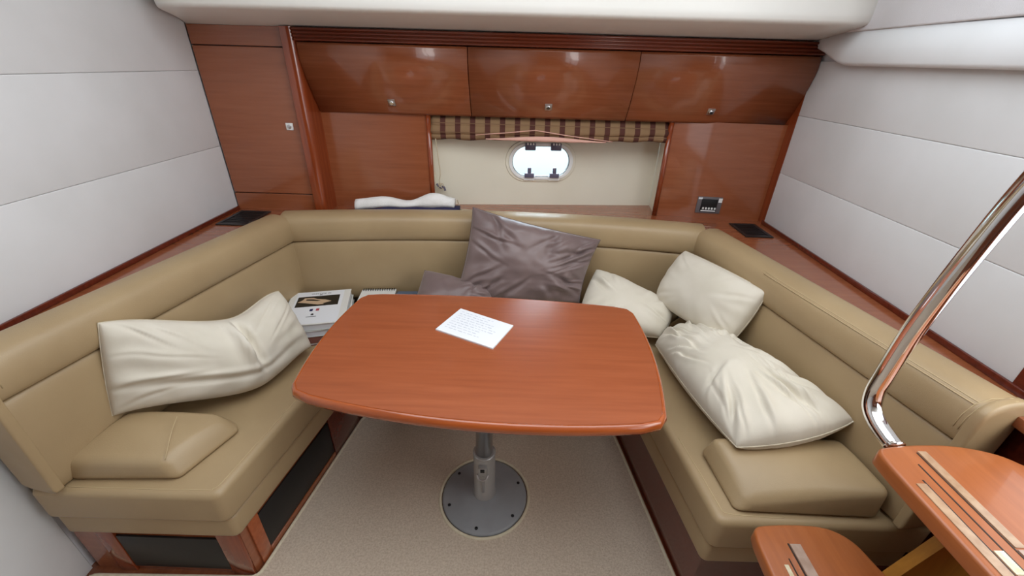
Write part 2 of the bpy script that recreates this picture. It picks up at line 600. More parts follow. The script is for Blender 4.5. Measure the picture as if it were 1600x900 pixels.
rings = []
for k in range(13):
    u = k / 12
    hw = 1.5 * math.sin(math.pi * (0.5 + 0.5 * u)) ** 0.6 if u < 1 else 0.02
    x = 1.4 - 7.0 * (u - 0.35)
    zt = 0.3 + 0.35 * u
    rings.append([(x, 9.0 - hw, zt), (x, 9.0 - hw * 0.9, -0.5), (x, 9.0 - hw * 0.4, -1.14), (x, 9.0 + hw * 0.4, -1.14), (x, 9.0 + hw * 0.9, -0.5), (x, 9.0 + hw, zt)])
nbh = thing('moored_boat', (0, 9, -1.14), 'white neighbouring boat seen outside through the porthole', 'boat')
finish('hull', loft_bm(rings), 'hull', nbh, smooth=True, angle=40)
finish('cabin', box_bm((0.4, 8.2, 0.35), (3.4, 9.8, 1.2), 0.15, 3), 'hull', nbh, smooth=True)

# ------------------------------------------------------------------ shelf and its trims
def arc_pts(x0, x1, off, n=14):
    return [(x0 + (x1 - x0) * k / n, rear_front(x0 + (x1 - x0) * k / n) + off) for k in range(n + 1)]


TH = 0.115
shelf = thing('shelf', (0, 2.1, SH - 0.03), 'glossy cherry wood shelf running behind the settee backrests', 'shelf')
poly = [(XL, 2.42), (XL, 0.80), (left_front(0.80) - TH, 0.80), (left_front(1.86) - TH, 1.86 + 0.03)]
poly += [p for p in arc_pts(-1.16, 0.93, TH)]
poly += [(right_front(1.86) + TH, 1.86 + 0.03), (right_front(0.755) + TH, 0.755), (XR, 0.755), (XR, 2.42)]
prism('shelf_board', poly, SH - 0.03, SH, 'wood_dark' if False else 'wood', shelf)
box('baseboard_left', (XL, 0.80, SH), (XL + 0.010, 2.075, SH + 0.020), 'wood_dark', kind='structure', bevel=0.003)
box('baseboard_right', (XR - 0.010, 0.755, SH), (XR, 2.105, SH + 0.020), 'wood_dark', kind='structure', bevel=0.003)
# dark panel under the shelf at the right end
box('shelf_end_panel', (1.262, 0.62, 0.0), (XR, 0.752, SH - 0.002), 'wood_dark', shelf)
box('shelf_end_top', (1.20, 0.56, SH - 0.03), (XR, 0.754, SH), 'wood', shelf, bevel=0.004)

# air vents in the shelf corners
def vent(x0, x1, y0, y1, label):
    t = thing('air_vent', ((x0 + x1) / 2, (y0 + y1) / 2, SH), label, 'vent', 'black air vents in the shelf corners')
    b = bmesh.new()
    w = 0.016
    for lo, hi in (((x0, y0), (x1, y0 + w)), ((x0, y1 - w), (x1, y1)), ((x0, y0 + w), (x0 + w, y1 - w)), ((x1 - w, y0 + w), (x1, y1 - w))):
        box_bm((lo[0], lo[1], SH + 0.0005), (hi[0], hi[1], SH + 0.006), 0.001, 1, bm=b)
    finish('vent_frame', b, 'black_plastic', t)
    box('vent_tray', (x0 + w, y0 + w, SH + 0.0003), (x1 - w, y1 - w, SH + 0.0015), 'black', t)
    n = 7
    for k in range(n):
        yy = y0 + w + (y1 - y0 - 2 * w) * (k + 0.5) / n
        finish('slat', box_bm((x0 + w, yy - 0.006, SH + 0.002), (x1 - w, yy + 0.003, SH + 0.004)), 'black', t)


vent(-1.415, -1.262, 1.835, 2.045, 'black slatted air vent in the shelf beside the tall locker')
vent(1.095, 1.228, 1.895, 2.085, 'black slatted air vent in the shelf below the small control panel')

# ------------------------------------------------------------------ tall locker at the left
tl = thing('tall_locker', (-1.245, 2.2, SH), 'tall cherry wood locker beside the left white wall', 'locker')
box('body', (XL + 0.002, YW + 0.012, SH), (-1.040, 2.42, 1.713), 'gap', tl)
box('top_panel', (XL + 0.002, YW, 1.638), (-1.042, YW + 0.014, 1.713), 'wood', tl, bevel=0.001, seg=1)
dr = box('door', (XL + 0.002, YW, 0.985), (-1.045, YW + 0.014, 1.634), 'wood', tl, bevel=0.0015, seg=1)
box('bottom_panel', (XL + 0.002, YW, SH), (-1.042, YW + 0.014, 0.981), 'wood', tl, bevel=0.001, seg=1)
lt = box('latch', (-1.107, YW - 0.005, 1.293), (-1.073, YW, 1.325), 'white_plastic', dr, bevel=0.002)
# rounded upright post between the tall locker and the seating niche
bm = bmesh.new()
pr = []
for k in range(9):
    a = math.pi * 0.5 * k / 8
    pr.append((-1.008 + 0.030 * math.sin(a), 2.078 - 0.030 * math.cos(a)))
poly = [(-1.040, 2.200), (-1.040, 2.062), (-1.032, 2.050)] + pr + [(-0.978, 2.200)]
finish('post', prism_bm(poly, SH, 1.713), 'wood_z', tl, smooth=True, angle=35)

# button in the latch
bm = revolve_bm([(0.0095, 0), (0.0095, 0.003), (0.008, 0.004)], 0, 0, 20)
bmesh.ops.transform(bm, matrix=frame_matrix((-1.09, YW - 0.005, 1.309), (1, 0, 0), (0, 0, 1), (0, -1, 0)), verts=bm.verts)
finish('push_button', bm, 'steel', dr, smooth=True)

# ------------------------------------------------------------------ overhead lockers with curved doors
DP = smooth_path([(0, 2.060, 1.657), (0, 2.060, 1.605), (0, 2.078, 1.545), (0, 2.106, 1.485), (0, 2.142, 1.422), (0, 2.182, 1.366)], 5)
DN = []
for i, p in enumerate(DP):
    t = (DP[min(i + 1, len(DP) - 1)] - DP[max(i - 1, 0)]).normalized()
    DN.append(Vector((0, -t.z, t.y)))       # points aft/inwards (+y)
DN = [n if n.y > 0 else -n for n in DN]


def curved_slab(x0, x1, off0, off1):
    rings = []
    for x in (x0, x1):
        fr = [(x, (p + n * off0).y, (p + n * off0).z) for p, n in zip(DP, DN)]
        bk = [(x, (p + n * off1).y, (p + n * off1).z) for p, n in zip(DP, DN)]
        rings.append(fr + bk[::-1])
    return loft_bm(rings)


def locker(x0, x1, latch_x, label, turned=False):
    t = thing('overhead_locker', ((x0 + x1) / 2, 2.2, 1.366), label, 'locker', 'overhead lockers in a row')
    rings = []
    for x in (x0, x1):
        fr = [(x, (p + n * 0.017).y, (p + n * 0.017).z) for p, n in zip(DP, DN)]
        rings.append(fr + [(x, 2.40, 1.372), (x, 2.40, 1.657)])
    finish('body', loft_bm(rings), 'wood_dark', t, smooth=True, angle=35)
    d = finish('door', curved_slab(x0 + 0.002, x1 - 0.002, 0.0, 0.016), 'wood', t, smooth=True, angle=35)
    # square latch set on the curved face
    k = min(range(len(DP)), key=lambda i: abs(DP[i].z - 1.425))
    p, n = DP[k], DN[k]
    up = Vector((0, -n.z, n.y))
    fm = frame_matrix((latch_x, p.y, p.z), (1, 0, 0), up, -n)
    l = finish('latch', box_bm((-0.017, -0.017, -0.002), (0.017, 0.017, 0.004), 0.002, 2, mat4=fm), 'steel', d, smooth=True)
    b = revolve_bm([(0.010, 0.004), (0.010, 0.008), (0.008, 0.010)], 0, 0, 18)
    bmesh.ops.transform(b, matrix=fm, verts=b.verts)
    finish('latch_button', b, 'chrome', d, smooth=True)


locker(-0.976, -0.238, -0.611, 'curved cherry overhead locker next to the tall locker post')
locker(-0.238, 0.508, 0.130, 'curved cherry overhead locker in the middle above the porthole')
locker(0.508, 1.278, 0.894, 'curved cherry overhead locker beside the right white wall')

# reeded cornice
pr = [(2.20, 1.658)]
nfl = 4
for k in range(nfl):
    z0 = 1.661 + k * 0.0130
    for j in range(5):
        a = math.pi * j / 4
        pr.append((2.056 - 0.0085 * math.sin(a) - k * 0.0015, z0 + 0.0112 * (1 - math.cos(a)) / 2))
pr.append((2.20, 1.7135))
rings = [[(x, y, z) for y, z in pr] for x in (-0.978, 1.278)]
finish('trim_1', loft_bm(rings), 'cornice', None, smooth=True, angle=50, kind='structure')

# ------------------------------------------------------------------ roman blind gathered above the porthole
bl = thing('roman_blind', (0.14, 2.225, 1.255), 'gathered brown and tan checked roman blind above the porthole', 'blind')
rng = random.Random(4)
for k, (z0, z1, yo) in enumerate(((1.305, 1.372, 0.0), (1.275, 1.335, -0.010), (1.252, 1.305, -0.004))):
    rings = []
    n = 56
    for i in range(n + 1):
        u = i / n
        x = -0.444 + u * 1.176
        sag = 0.010 * math.sin(u * math.pi) * (0.4 if k else 0.1) - 0.018 * u * (1 if k else 0)
        w = 0.004 * noise.noise(Vector((x * 7, k * 5.1, 0))) + 0.003 * math.sin(x * 38 + k)
        y0 = 2.212 + yo
        zz0 = z0 - (sag if k else 0) * (1.0) + w
        h = z1 - z0
        lift = 0.008 * math.exp(-((u - 0.44) / 0.15) ** 2) * (1 if k == 2 else 0)
        sec = [(x, y0 + 0.012, zz0 + h), (x, y0 - 0.006 + w, zz0 + h * 0.7), (x, y0 - 0.016 + w, zz0 + h * 0.35), (x, y0 - 0.012, zz0 + 0.008 + lift),
               (x, y0 - 0.002, zz0 + lift), (x, y0 + 0.010, zz0 + 0.008 + lift), (x, y0 + 0.016, zz0 + h * 0.5), (x, y0 + 0.018, zz0 + h)]
        rings.append(sec)
    finish('fold', loft_bm(rings), 'blind', bl, smooth=True, angle=70)
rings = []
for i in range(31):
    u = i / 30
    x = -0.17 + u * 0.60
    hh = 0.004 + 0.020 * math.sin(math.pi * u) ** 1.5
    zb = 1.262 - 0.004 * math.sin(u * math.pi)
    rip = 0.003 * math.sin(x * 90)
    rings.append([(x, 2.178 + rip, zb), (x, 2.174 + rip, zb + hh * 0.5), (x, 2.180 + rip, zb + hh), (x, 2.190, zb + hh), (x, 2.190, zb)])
finish('lining', loft_bm(rings), 'pink', bl, smooth=True, angle=60)  # lower strip of the blind, coloured pink as if sunlit from the porthole
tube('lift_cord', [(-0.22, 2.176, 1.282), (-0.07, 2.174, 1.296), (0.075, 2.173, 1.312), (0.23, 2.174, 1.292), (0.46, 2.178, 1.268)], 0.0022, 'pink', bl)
tube('pull_cord', smooth_path([(-0.425, 2.200, 1.262), (-0.418, 2.205, 1.17), (-0.412, 2.21, 1.08), (-0.420, 2.215, 1.04), (-0.412, 2.215, 1.015)], 6), 0.0026, 'cord', bl)
# cleat holding the cord and a wound hank
cl = thing('cord_cleat', (-0.412, 2.235, 0.985), 'small metal cord cleat on the recess near the folded towel', 'cleat')
tube('cleat_horn', smooth_path([(-0.436, 2.222, 1.021), (-0.424, 2.226, 1.003), (-0.412, 2.230, 0.999), (-0.400, 2.226, 1.005), (-0.392, 2.222, 0.985)], 5), 0.0055, 'hinge', cl, seg=10)
tube('wound_cord', smooth_path([(-0.412 + 0.014 * math.cos(a * 1.3), 2.222 + 0.006 * math.sin(a * 2), 1.008 + 0.016 * math.sin(a)) for a in [k * 0.6 for k in range(24)]], 3), 0.0018, 'cord', cl)
finish('cleat_foot', box_bm((-0.420, 2.230, 0.990), (-0.404, 2.272, 1.007), 0.003, 2), 'steel', cl, smooth=True)
tube('loose_cord', smooth_path([(-0.325, 2.19, SH + 0.05), (-0.318, 2.20, SH + 0.02), (-0.310, 2.18, SH + 0.004), (-0.25, 2.17, SH + 0.003), (-0.215, 2.14, SH + 0.004), (-0.205, 2.10, SH + 0.004)], 6), 0.0025, 'cord',
     label='thin beige cord lying on the shelf beside the towel', cat='cord')

# ------------------------------------------------------------------ little control panel on the right wood panel
pd = Vector((RP1[0] - RP0[0], RP1[1] - RP0[1], 0)).normalized()
pn = Vector((pd.y, -pd.x, 0))
pc = Vector(RP0 + (0,)) + pd * 0.262
CP = frame_matrix((pc.x, pc.y, 0.965), (pd.x, pd.y, 0), (0, 0, 1), (pn.x, pn.y, 0))
cp = thing('control_panel', (pc.x, pc.y, 0.92), 'small dark control panel with five white buttons on the wood panel', 'control panel')
finish('bezel', box_bm((-0.063, -0.042, 0.0), (0.063, 0.045, 0.006), 0.002, 2, mat4=CP), 'grey_plastic', cp, smooth=True)
finish('display', box_bm((-0.042, -0.034, 0.006), (0.040, 0.034, 0.010), 0.002, 2, mat4=CP), 'black', cp, smooth=True)
for k in range(5):
    finish('button', box_bm((-0.033 + k * 0.0150, -0.020, 0.010), (-0.024 + k * 0.0150, -0.009, 0.013), 0.001, 1, mat4=CP), 'white_plastic', cp)
finish('light_bar', box_bm((-0.038, -0.030, 0.010), (0.036, -0.025, 0.012), mat4=CP), 'white_plastic', cp)
finish('indicator', box_bm((0.043, 0.018, 0.006), (0.061, 0.040, 0.008), mat4=CP), 'white_plastic', cp)
finish('maker_plate', box_bm((-0.060, 0.032, 0.006), (-0.040, 0.041, 0.008), mat4=CP), 'paper', cp)

# ================================================================== SETTEE
base = thing('settee_base', (-0.1, 1.5, 0.0), 'cherry wood U-shaped settee base with black vent panels', 'settee base')
pl_left = prism('left_plinth', [(XL + 0.02, 0.80), (-0.872, 0.80), (-0.755, 1.55), (-0.9, 1.95), (XL + 0.02, 1.95)], 0.0, 0.236, 'wood_y', base)
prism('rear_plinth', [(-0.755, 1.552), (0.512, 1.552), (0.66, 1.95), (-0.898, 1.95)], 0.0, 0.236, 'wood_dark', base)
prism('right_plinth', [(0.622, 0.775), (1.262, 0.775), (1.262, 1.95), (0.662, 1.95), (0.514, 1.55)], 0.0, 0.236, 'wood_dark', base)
# black panel in the end, with raised wooden frame
box('vent_panel', (-1.285, 0.792, 0.028), (-0.950, 0.800, 0.200), 'black', base, bevel=0.002)
box('frame_stile', (-0.948, 0.790, 0.0), (-0.872, 0.800, 0.236), 'wood_z', base, bevel=0.002)
box('frame_stile', (-1.345, 0.790, 0.0), (-1.287, 0.800, 0.236), 'wood_z', base, bevel=0.002)
# black panel along the side
sd = Vector((-0.755 + 0.872, 1.55 - 0.80, 0)).normalized()
sn = Vector((sd.y, -sd.x, 0))
SM = frame_matrix((-0.872, 0.80, 0.0), (sd.x, sd.y, 0), (0, 0, 1), (sn.x, sn.y, 0))
finish('vent_panel', box_bm((0.075, 0.035, 0.0), (0.50, 0.215, 0.006), 0.002, 2, mat4=SM), 'black', base, smooth=True)
finish('frame_stile', box_bm((0.028, 0.0, 0.0), (0.073, 0.236, 0.009), 0.002, 2, mat4=SM), 'wood_edge', base, smooth=True)
finish('frame_rail', box_bm((0.073, 0.005, 0.0), (0.50, 0.033, 0.009), 0.002, 2, mat4=SM), 'wood', base, smooth=True)
finish('frame_stile', box_bm((0.502, 0.0, 0.0), (0.745, 0.236, 0.009), 0.002, 2, mat4=SM), 'wood_dark', base, smooth=True)

LS = [(XL + 0.035, 0.760), (-0.850, 0.765), (-0.728, 1.530), (-1.125, 1.900), (XL + 0.035, 1.900)]
RS = [(0.603, 0.742), (1.235, 0.748), (1.235, 1.900), (0.895, 1.900), (0.497, 1.530)]
BS = [(-0.722, 1.532), (0.491, 1.532), (0.885, 1.905), (-1.115, 1.905)]


def inset(poly, d):
    cx = sum(p[0] for p in poly) / len(poly)
    cy = sum(p[1] for p in poly) / len(poly)
    return [(x + (cx - x) * d, y + (cy - y) * d) for x, y in poly]


def seat(name, poly, label, stitch=None):
    t = thing(name, (sum(p[0] for p in poly) / len(poly), sum(p[1] for p in poly) / len(poly), 0.24), label, 'cushion', 'tan settee seat cushions')
    prism('lower_band', inset(poly, 0.022), 0.238, 0.331, 'leather', t, bt=0.014, bs=0.02, bb=0.015)
    prism('seat_pad', poly, 0.330, 0.462, 'leather', t, bt=0.022, bs=0.028, bb=0.022, seg=5)
    if stitch:
        for off in (0.0, 0.009):
            for a, b in zip(stitch[:-1], stitch[1:]):
                pass
            tube('stitch_line', smooth_path([(x, y, z - off * 0.2) for x, y, z in [(p[0], p[1] + off, p[2]) for p in stitch]], 4), 0.0014, 'stitch', t, seg=6)
    return t


seat('seat_cushion', LS, 'tan seat cushion on the left under the long cream pillow', [(-1.34, 0.781, 0.4620), (-1.10, 0.783, 0.4620), (-0.90, 0.786, 0.4620), (-0.878, 0.792, 0.4620), (-0.866, 0.815, 0.4620), (-0.845, 0.95, 0.4620), (-0.800, 1.23, 0.4620)])
seat('seat_cushion', RS, 'tan seat cushion on the right in front of the steps', [(0.588, 1.05, 0.4620), (0.612, 0.90, 0.4620), (0.625, 0.800, 0.4620), (0.640, 0.772, 0.4620), (0.75, 0.765, 0.4620), (0.80, 0.765, 0.4620)])
seat('seat_cushion', BS, 'tan rear seat cushion behind the table carrying the manuals')


# ---- backrests: swept cross-sections (d behind the front face, z)
def closed_curve(pts, per=5):
    P = [Vector((a, b, 0)) for a, b in pts]
    n = len(P)
    out = []
    for i in range(n):
        p0, p1, p2, p3 = P[i - 1], P[i], P[(i + 1) % n], P[(i + 2) % n]
        for k in range(per):
            t = k / per
            out.append(0.5 * ((2 * p1) + (-p0 + p2) * t + (2 * p0 - 5 * p1 + 4 * p2 - p3) * t * t + (-p0 + 3 * p1 - 3 * p2 + p3) * t ** 3))
    return [(p.x, p.y) for p in out]


ROLL = closed_curve([(0.004, 0.802), (-0.010, 0.812), (-0.016, 0.842), (-0.014, 0.880), (-0.002, 0.912), (0.028, 0.930), (0.074, 0.934), (0.106, 0.925), (0.115, 0.900), (0.114, 0.840), (0.100, 0.803), (0.05, 0.801)], 4)
PANEL = closed_curve([(0.010, 0.800), (-0.004, 0.785), (-0.012, 0.72), (-0.014, 0.62), (-0.010, 0.52), (0.004, 0.470), (0.03, 0.464), (0.09, 0.464), (0.106, 0.50), (0.108, 0.65), (0.106, 0.78), (0.09, 0.799), (0.05, 0.800)], 4)


def sweep(sec, path, end0=0.012, end1=0.012):
    """path: list of ((x,y), (nx,ny)) with n pointing behind the backrest; section shrinks at rounded ends"""
    cd = sum(p[0] for p in sec) / len(sec)
    cz = sum(p[1] for p in sec) / len(sec)
    P = [(Vector((p[0], p[1], 0)), Vector((n[0], n[1], 0))) for p, n in path]
    t0 = (P[1][0] - P[0][0]).normalized()
    t1 = (P[-1][0] - P[-2][0]).normalized()
    rings = []

    def ring(p, n, k):
        return [(p.x + n.x * (cd + (d - cd) * (1 - k / 0.08)), p.y + n.y * (cd + (d - cd) * (1 - k / 0.08)), cz + (z - cz) * (1 - k / 0.10)) for d, z in sec]
    rings = []
    for a in (0, 25, 50, 75):
        s, c = math.sin(math.radians(a)), math.cos(math.radians(a))
        rings.append(ring(P[0][0] + t0 * end0 * (1 - c), P[0][1], end0 * (1 - s)))
    for p, n in P[1:-1]:
        rings.append(ring(p, n, 0))
    for a in (75, 50, 25, 0):
        s, c = math.sin(math.radians(a)), math.cos(math.radians(a))
        rings.append(ring(P[-1][0] - t1 * end1 * (1 - c), P[-1][1], end1 * (1 - s)))
    return loft_bm(rings)


def backrest(path, label, z_seed):
    mid = path[len(path) // 2][0]
    t = thing('backrest_cushion', (mid[0], mid[1], 0.464), label, 'cushion', 'tan settee backrest cushions')
    finish('back_panel', sweep(PANEL, path), 'leather', t, smooth=True, angle=50)
    finish('top_roll', sweep(ROLL, path), 'leather', t, smooth=True, angle=50)
    return t


def line_path(f, y0, y1, sgn, n=16):
    dx = (f(y1) - f(y0)) / (y1 - y0)
    nv = Vector((sgn, -sgn * dx, 0)).normalized()
    return [((f(y0 + (y1 - y0) * k / n), y0 + (y1 - y0) * k / n), (nv.x, nv.y)) for k in range(n + 1)]


lb = backrest(line_path(left_front, 0.758, 1.895, -1), 'tan padded backrest along the left white wall', 1)
rb = backrest(line_path(right_front, 0.742, 1.890, 1), 'tan padded backrest along the right white wall', 2)
pth = []
for k in range(21):
    x = -1.135 + (0.895 + 1.135) * k / 20
    dy = -0.19 * (x + 0.12)
    nv = Vector((-dy, 1, 0)).normalized()
    pth.append(((x, rear_front(x)), (nv.x, nv.y)))
backrest(pth, 'tan padded backrest along the rear below the porthole', 3)
# double stitching near the ends of the side backrests
for (f, sg, y, par, zz) in ((right_front, 1, 0.757, rb, None), (left_front, -1, 0.773, lb, None)):
    for off in (0.0, 0.010):
        x0 = f(y + off)
        tube('stitch_line', [(x0 + sg * d, y + off, z) for d, z in ((-0.0168, 0.842), (-0.0148, 0.880), (-0.003, 0.9125), (0.027, 0.931), (0.074, 0.935), (0.106, 0.926))], 0.0014, 'stitch', par, seg=6)


# boxed end caps closing the near ends of the side backrests
CAP = closed_curve([(-0.010, 0.474), (-0.015, 0.50), (-0.0175, 0.65), (-0.0175, 0.80), (-0.0165, 0.885), (-0.006, 0.915), (0.026, 0.932), (0.075, 0.9355), (0.108, 0.927), (0.117, 0.90), (0.116, 0.70), (0.113, 0.50), (0.10, 0.466), (0.02, 0.465)], 4)
for f, sg, y, par in ((left_front, -1, 0.748, lb), (right_front, 1, 0.732, rb)):
    finish('end_cap', sweep(CAP, line_path(f, y, y + 0.024, sg, 3), 0.008, 0.002), 'leather', par, smooth=True, angle=50)
for off in (0.0, 0.009):
    tube('stitch_line', [(right_front(y) - 0.0035 + off, y + 0.0, 0.9135 + off * 0.6) for y in [0.768 + 0.03 * k for k in range(24)]], 0.0013, 'stitch', rb, seg=6)


# ---- low arm bolsters standing on the seat ends
def bolster(bottom, top, label, seam):
    bm = bmesh.new()
    b = [bm.verts.new(p) for p in bottom]
    t = [bm.verts.new(p) for p in top]
    n = len(b)
    bm.faces.new(b[::-1])
    bm.faces.new(t)
    for i in range(n):
        bm.faces.new((b[i], b[(i + 1) % n], t[(i + 1) % n], t[i]))
    bmesh.ops.recalc_face_normals(bm, faces=bm.faces)
    bmesh.ops.bevel(bm, geom=list(bm.edges), offset=0.022, segments=4, profile=0.5, affect='EDGES')
    bmesh.ops.triangulate(bm, faces=[f for f in bm.faces if len(f.verts) > 4])
    bmesh.ops.subdivide_edges(bm, edges=[e for e in bm.edges if e.calc_length() > 0.06], cuts=3, use_grid_fill=True)
    c = Vector((sum(p[0] for p in top) / n, sum(p[1] for p in top) / n, 0))
    for v in bm.verts:
        if v.co.z > 0.48:
            d = (Vector((v.co.x, v.co.y, 0)) - c)
            v.co.z += 0.022 * math.exp(-((d.x / 0.17) ** 2 + (d.y / 0.09) ** 2)) * min(1, (v.co.z - 0.48) / 0.05)
    ctr = (sum(p[0] for p in bottom) / n, sum(p[1] for p in bottom) / n, 0.463)
    t_ = thing('arm_bolster', ctr, label, 'cushion', 'low tan bolsters on the seat ends')
    finish('pad', bm, 'leather', t_, smooth=True, angle=60)
    for s in seam:
        tube('stitch_line', smooth_path(s, 5), 0.0014, 'stitch', t_, seg=6)


bolster([(-1.318, 0.795, 0.463), (-0.990, 0.808, 0.463), (-0.915, 1.010, 0.463), (-0.960, 1.050, 0.463), (-1.250, 1.030, 0.463)],
        [(-1.318, 0.806, 0.540), (-1.030, 0.820, 0.530), (-0.950, 1.000, 0.510), (-1.000, 1.020, 0.535), (-1.250, 0.985, 0.565)],
        'low tan arm bolster on the left seat end',
        [[(-1.075, 0.965, 0.571), (-1.050, 0.90, 0.562), (-1.025, 0.83, 0.534)]])
bolster([(0.655, 0.768, 0.463), (1.070, 0.765, 0.463), (1.045, 0.985, 0.463), (0.635, 0.995, 0.463)],
        [(0.700, 0.785, 0.510), (1.075, 0.775, 0.575), (1.045, 0.960, 0.580), (0.655, 0.975, 0.555)],
        'low tan arm bolster on the right seat end', [])


# ------------------------------------------------------------------ pillows
def pillow(label, corners, th, mat, piping, seed, up, pinch=0.10, folds=(), group='scatter pillows', wr=0.012, n=56, ncr=12, crd=0.010, bow=0.0, bend=None, cw=(0.035, 0.07)):
    """corners c00, c10, c11, c01 in order round the pillow; up: side that shows (unit-ish vector)"""
    c = [Vector(p) for p in corners]
    nrm = ((c[1] - c[0] + c[2] - c[3]).cross(c[3] - c[0] + c[2] - c[1])).normalized()
    if nrm.dot(Vector(up)) < 0:
        nrm = -nrm
    so = Vector((seed * 13.7, seed * 3.1, seed * 7.7))
    eu = (c[1] - c[0]).length
    rg_ = random.Random(seed * 17)
    creases = []
    for _ in range(ncr):
        side = rg_.randrange(4)
        s_ = rg_.choice((-1, 1)) * rg_.uniform(0.25, 0.95)
        st_ = ((-1, s_), (1, s_), (s_, -1), (s_, 1))[side]
        tgt = (rg_.uniform(-0.5, 0.5), rg_.uniform(-0.4, 0.4))
        dv_ = Vector((tgt[0] - st_[0], tgt[1] - st_[1])).normalized()
        creases.append((st_[0], st_[1], dv_.x, dv_.y, crd * rg_.uniform(0.6, 1.2), rg_.uniform(*cw)))
    ev = (c[3] - c[0]).length

    def base(u, v):                     # u,v in -1..1
        # sides bow inwards, corners stay as points
        pu = u * (1 + (bow - pinch * 0.19) * (1 - v * v))
        pv = v * (1 + (bow - pinch * 0.19) * (1 - u * u))
        a, b = (pu + 1) / 2, (pv + 1) / 2
        q = c[0] * (1 - a) * (1 - b) + c[1] * a * (1 - b) + c[2] * a * b + c[3] * (1 - a) * b
        if bend:
            u0, off = bend
            k = (u + 1) / (u0 + 1) if u < u0 else (1 - u) / (1 - u0)
            q = q + Vector(off) * (k * k * (3 - 2 * k))
        return q

    def surf(u, v, sgn):
        p = base(u, v)
        e = max(0.0, (1 - u * u)) * max(0.0, (1 - v * v))
        h = e ** 0.36
        t = th * (0.62 if sgn > 0 else 0.38) * h
        q = Vector((u * eu * 2.2, v * ev * 2.2, sgn * 2.0)) + so
        w = noise.noise(q * 1.6) * 1.2 + noise.noise(q * 4.0) * 0.5
        # gathers running in from the edges
        ang = math.atan2(v, u)
        rad = max(abs(u), abs(v))
        gather = math.sin(ang * 11 + 3 * noise.noise(q)) * max(0, rad - 0.45) * 1.1
        d = wr * (w * 0.9 + gather * 0.7) * min(1.0, h * 1.4)
        for (fu, fv, du, dv, depth, width) in creases:
            dist = (u - fu) * (-dv) + (v - fv) * du + 0.06 * noise.noise(q * 2.5)
            along = (u - fu) * du + (v - fv) * dv
            if -0.1 < along < 0.9:
                k = max(0.0, 1 - abs(along - 0.3) / 0.6)
                d -= depth * k * (math.exp(-(dist / width) ** 2) - 0.7 * math.exp(-((dist - 2 * width) / (1.3 * width)) ** 2)) * min(1.0, h * 1.5)
        for (fu, fv, du, dv, depth, width) in folds:
            dist = (u - fu) * (-dv) + (v - fv) * du
            along = (u - fu) * du + (v - fv) * dv
            d -= depth * math.exp(-(dist / width) ** 2) * math.exp(-(along / 0.8) ** 2) * h
            d += depth * 0.8 * math.exp(-((dist - width * 1.9) / (width * 1.2)) ** 2) * math.exp(-(along / 0.8) ** 2) * h
        return p + nrm * (sgn * (t + (d if sgn > 0 else d * 0.3)))
    bm = bmesh.new()

    def s2(k):                          # denser towards the edges
        x = -1 + 2 * k / n
        return math.sin(x * math.pi / 2) * 0.6 + x * 0.4
    top = [[bm.verts.new(surf(s2(i), s2(j), 1)) for j in range(n + 1)] for i in range(n + 1)]
    bot = [[top[i][j] if i in (0, n) or j in (0, n) else bm.verts.new(surf(s2(i), s2(j), -1)) for j in range(n + 1)] for i in range(n + 1)]
    for i in range(n):
        for j in range(n):
            bm.faces.new((top[i][j], top[i + 1][j], top[i + 1][j + 1], top[i][j + 1]))
            try:
                bm.faces.new((bot[i][j], bot[i][j + 1], bot[i + 1][j + 1], bot[i + 1][j]))
            except ValueError:
                pass
    edge = [top[i][0].co.copy() for i in range(n)] + [top[n][j].co.copy() for j in range(n)] + [top[i][n].co.copy() for i in range(n, 0, -1)] + [top[0][j].co.copy() for j in range(n, 0, -1)]
    mid = sum((p for p in c), Vector()) / 4
    zlow = min(v.co.z for v in bm.verts)
    t = thing('pillow', (mid.x, mid.y, zlow), label, 'pillow', group)
    finish('cover', bm, mat, t, smooth=True, angle=75)
    tube('seam', edge, 0.0022, piping, t, seg=6, closed=True)
    return t


pillow('long creased cream pillow leaning on the left backrest',
       [(-1.262, 0.945, 0.585), (-0.868, 1.440, 0.505), (-1.005, 1.535, 0.720), (-1.240, 1.020, 0.885)], 0.17, 'cream_fabric', 'cream_piping', 1, (0.8, -0.5, 0.5), bow=0.03, bend=(0.15, (0.045, -0.03, -0.055)), n=80, cw=(0.025, 0.05), ncr=7, crd=0.007,
       folds=((0.16, 0.5, -0.08, 1.0, 0.055, 0.045), (-0.5, -0.45, 1.0, -0.05, 0.016, 0.08)))
pillow('cream pillow leaning in the right rear corner on the backrest',
       [(0.674, 1.737, 0.620), (0.872, 1.395, 0.620), (0.965, 1.415, 0.855), (0.790, 1.815, 0.848)], 0.16, 'cream_fabric', 'cream_piping', 2, (-0.7, -0.5, 0.6), wr=0.006, bow=0.06, ncr=6, crd=0.006)
pillow('large wrinkled cream pillow lying along the right seat',
       [(0.630, 1.520, 0.520), (0.830, 1.565, 0.570), (1.050, 0.955, 0.660), (0.700, 0.915, 0.575)], 0.21, 'cream_fabric', 'cream_piping', 3, (-0.4, -0.2, 1), wr=0.014, bow=0.10, ncr=44, crd=0.011, n=96, cw=(0.022, 0.05))
pillow('cream pillow half hidden behind the table beside the mauve pillow',
       [(0.300, 1.660, 0.520), (0.660, 1.560, 0.530), (0.750, 1.705, 0.605), (0.405, 1.890, 0.700)], 0.16, 'cream_fabric', 'cream_piping', 4, (0, -0.6, 0.9), wr=0.008, bow=0.08)
pillow('large mauve satin pillow leaning on the rear backrest',
       [(-0.300, 1.760, 0.560), (0.318, 1.780, 0.570), (0.405, 1.895, 0.858), (-0.212, 1.930, 0.990)], 0.15, 'mauve_fabric', 'mauve_piping', 5, (0, -1, 0.5), wr=0.016, pinch=0.3, ncr=30, crd=0.013, n=80, cw=(0.025, 0.06))
